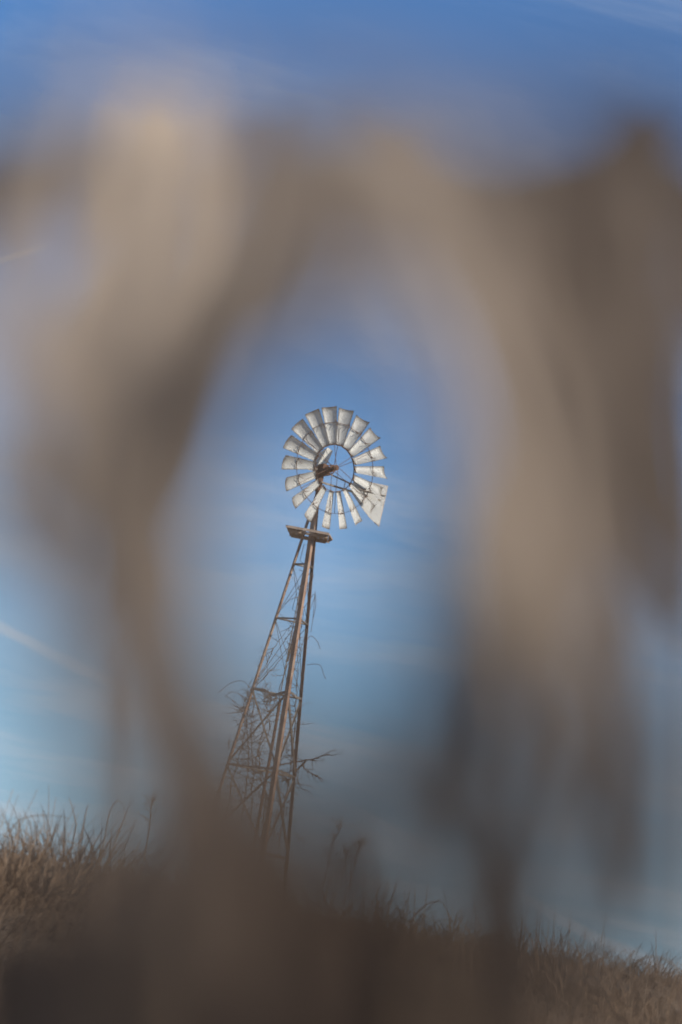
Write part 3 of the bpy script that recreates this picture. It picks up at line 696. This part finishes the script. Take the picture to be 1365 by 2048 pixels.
cane('wispy dark blades very close, right rim of the clear opening', dd([(960, 2400), (940, 1900), (920, 1600)], .30), [
    (dd([(920, 1600), (880, 1350), (900, 1050), (930, 800), (880, 600)], .30), [50, 120, 120, 110, 40], 'dark', T_),
    (dd([(1500, 1100), (1480, 420), (1300, 260), (1050, 270), (800, 260), (600, 320)], .27), [30, 90, 120, 110, 100, 30], 'dim', T_),
    (dd([(930, 1750), (820, 1560), (800, 1400), (840, 1250)], .30), [50, 90, 90, 40], 'dark', B)], extra=1)
def torn(x0, y0, x, y, ang, ln, w, d):               # leaf on a thin stalk that opens into a ragged blade round (x, y)
    a = radians(ang); dx, dy = cos(a) * ln / 2, sin(a) * ln / 2
    return [(x0, y0, d), ((x0 + x - dx) / 2 + 20, (y0 + y - dy) / 2, d), (x - dx, y - dy, d), (x, y, d), (x + dx, y + dy, d)], [6, 6, w * .55, w, w * .2]
def torn_set(x0, y0, rows): return [(*torn(x0, y0, x, y, a, l, w, d), t, m) for x, y, a, l, w, d, t, m in rows]
cane('ragged cane with torn leaf tips in dark and pale patches, left half', dd([(60, 2300), (90, 1700), (110, 1350)], .44), torn_set(110, 1350, [
    (560, 690, -40, 300, 150, .36, 'dark', D_), (420, 660, -50, 340, 200, .31, 'dark', D_), (200, 850, -60, 280, 200, .33, 'dark', D_), (480, 590, -50, 260, 140, .42, 'dark', D_), (541, 370, -90, 240, 60, .75, 'dark', D_), (40, 350, -5, 280, 160, .50, 'dark', D_),
    (60, 640, -80, 320, 90, .34, 'lit', A), (150, 580, -75, 300, 70, .36, 'lit', A), (40, 800, -85, 260, 80, .34, 'lit', A), (373, 1140, -90, 300, 110, .50, 'mid', A), (100, 990, -10, 260, 120, .50, 'mid', T_),
    (290, 1300, -70, 280, 110, .36, 'mid', T_), (440, 1250, -85, 300, 70, .34, 'mid', A)]), extra=1)
cane('ragged cane with torn leaf tips in dark and pale patches, right half', dd([(1190, 2300), (1180, 1800), (1170, 1560)], .44), torn_set(1170, 1560, [
    (730, 500, -165, 360, 150, .29, 'mid', A), (800, 620, -150, 320, 120, .27, 'mid', T_), (990, 590, -115, 300, 90, .40, 'lit', A), (1230, 1400, -90, 260, 110, .36, 'mid', A), (700, 240, -175, 340, 100, .34, 'mid', A), (1345, 520, -90, 260, 70, .34, 'mid', A),
    (1255, 860, -120, 320, 220, .45, 'dark', D_), (1170, 500, -110, 340, 220, .50, 'dim', B), (1310, 330, -100, 240, 160, .45, 'dim', B), (860, 1430, -110, 320, 150, .40, 'dark', D_), (770, 1540, -115, 240, 90, .34, 'dark', D_), (1000, 350, 178, 280, 150, .45, 'dark', D_), (1060, 1130, -92, 420, 170, .50, 'lit', A), (1330, 1250, -80, 300, 80, .34, 'mid', A)]), extra=1)
cane('drooping cane blades closing in over the sky above the wheel', dd([(250, 2400), (230, 1600), (260, 1100)], .36), [
    (dd([(260, 1100), (360, 860), (470, 730), (590, 670), (700, 650)], .36), [20, 120, 140, 130, 40], 'dark', D_),
    (dd([(300, 1000), (450, 700), (600, 560), (760, 540), (880, 610), (950, 720)], .29), [20, 90, 150, 160, 150, 50], 'mid', A),
    (dd([(300, 1000), (430, 640), (580, 480), (760, 450), (920, 520)], .31), [20, 80, 120, 120, 40], 'mid', T_)], extra=0)
cane('soft dark blades veiling the grass between the clump and the upright cane', dd([(780, 2400), (775, 2150), (770, 2050)], .31), [
    (dd([(690, 2200), (700, 1960), (710, 1830), (720, 1720)], .30), [60, 70, 50, 20], 'dark', B),
    (dd([(800, 2200), (800, 1980), (800, 1880), (790, 1780)], .30), [60, 70, 50, 20], 'dark', B),
    (dd([(900, 2200), (890, 1980), (880, 1880), (870, 1780)], .30), [60, 70, 50, 20], 'dark', B)], extra=0)
cane('soft brown blades veiling the grass in the left corner', dd([(110, 2400), (110, 2150), (110, 2050)], .31), [
    (dd([(40, 2200), (50, 1960), (60, 1830), (70, 1720)], .30), [110, 120, 100, 40], 'dark', B),
    (dd([(170, 2200), (180, 1960), (190, 1830), (200, 1700)], .30), [110, 130, 110, 40], 'dark', B)], extra=0)
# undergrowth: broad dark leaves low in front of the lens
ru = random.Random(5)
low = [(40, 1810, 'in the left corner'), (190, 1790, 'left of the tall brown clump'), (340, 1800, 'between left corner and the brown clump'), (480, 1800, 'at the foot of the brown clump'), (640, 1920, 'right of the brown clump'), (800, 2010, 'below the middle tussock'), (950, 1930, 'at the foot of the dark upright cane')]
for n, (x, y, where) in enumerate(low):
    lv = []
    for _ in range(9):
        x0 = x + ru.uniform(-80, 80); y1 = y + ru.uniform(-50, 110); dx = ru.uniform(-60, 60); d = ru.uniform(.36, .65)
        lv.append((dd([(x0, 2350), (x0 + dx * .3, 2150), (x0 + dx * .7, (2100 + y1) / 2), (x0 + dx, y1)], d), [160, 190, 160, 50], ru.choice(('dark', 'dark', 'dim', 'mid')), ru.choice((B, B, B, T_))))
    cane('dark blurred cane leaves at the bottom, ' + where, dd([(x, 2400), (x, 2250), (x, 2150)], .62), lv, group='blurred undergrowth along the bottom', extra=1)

# unseen cane plants added right of the camera to block sun from the low leaves
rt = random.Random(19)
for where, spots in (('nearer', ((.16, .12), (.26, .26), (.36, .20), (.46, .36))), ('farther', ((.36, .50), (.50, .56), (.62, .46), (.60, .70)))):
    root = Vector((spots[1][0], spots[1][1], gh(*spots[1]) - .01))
    e = empty('dry_cane', root, 'unseen cane plant added outside the right edge to shade the low leaves, the %s of two' % where, 'cane plant', 'blurred undergrowth along the bottom')
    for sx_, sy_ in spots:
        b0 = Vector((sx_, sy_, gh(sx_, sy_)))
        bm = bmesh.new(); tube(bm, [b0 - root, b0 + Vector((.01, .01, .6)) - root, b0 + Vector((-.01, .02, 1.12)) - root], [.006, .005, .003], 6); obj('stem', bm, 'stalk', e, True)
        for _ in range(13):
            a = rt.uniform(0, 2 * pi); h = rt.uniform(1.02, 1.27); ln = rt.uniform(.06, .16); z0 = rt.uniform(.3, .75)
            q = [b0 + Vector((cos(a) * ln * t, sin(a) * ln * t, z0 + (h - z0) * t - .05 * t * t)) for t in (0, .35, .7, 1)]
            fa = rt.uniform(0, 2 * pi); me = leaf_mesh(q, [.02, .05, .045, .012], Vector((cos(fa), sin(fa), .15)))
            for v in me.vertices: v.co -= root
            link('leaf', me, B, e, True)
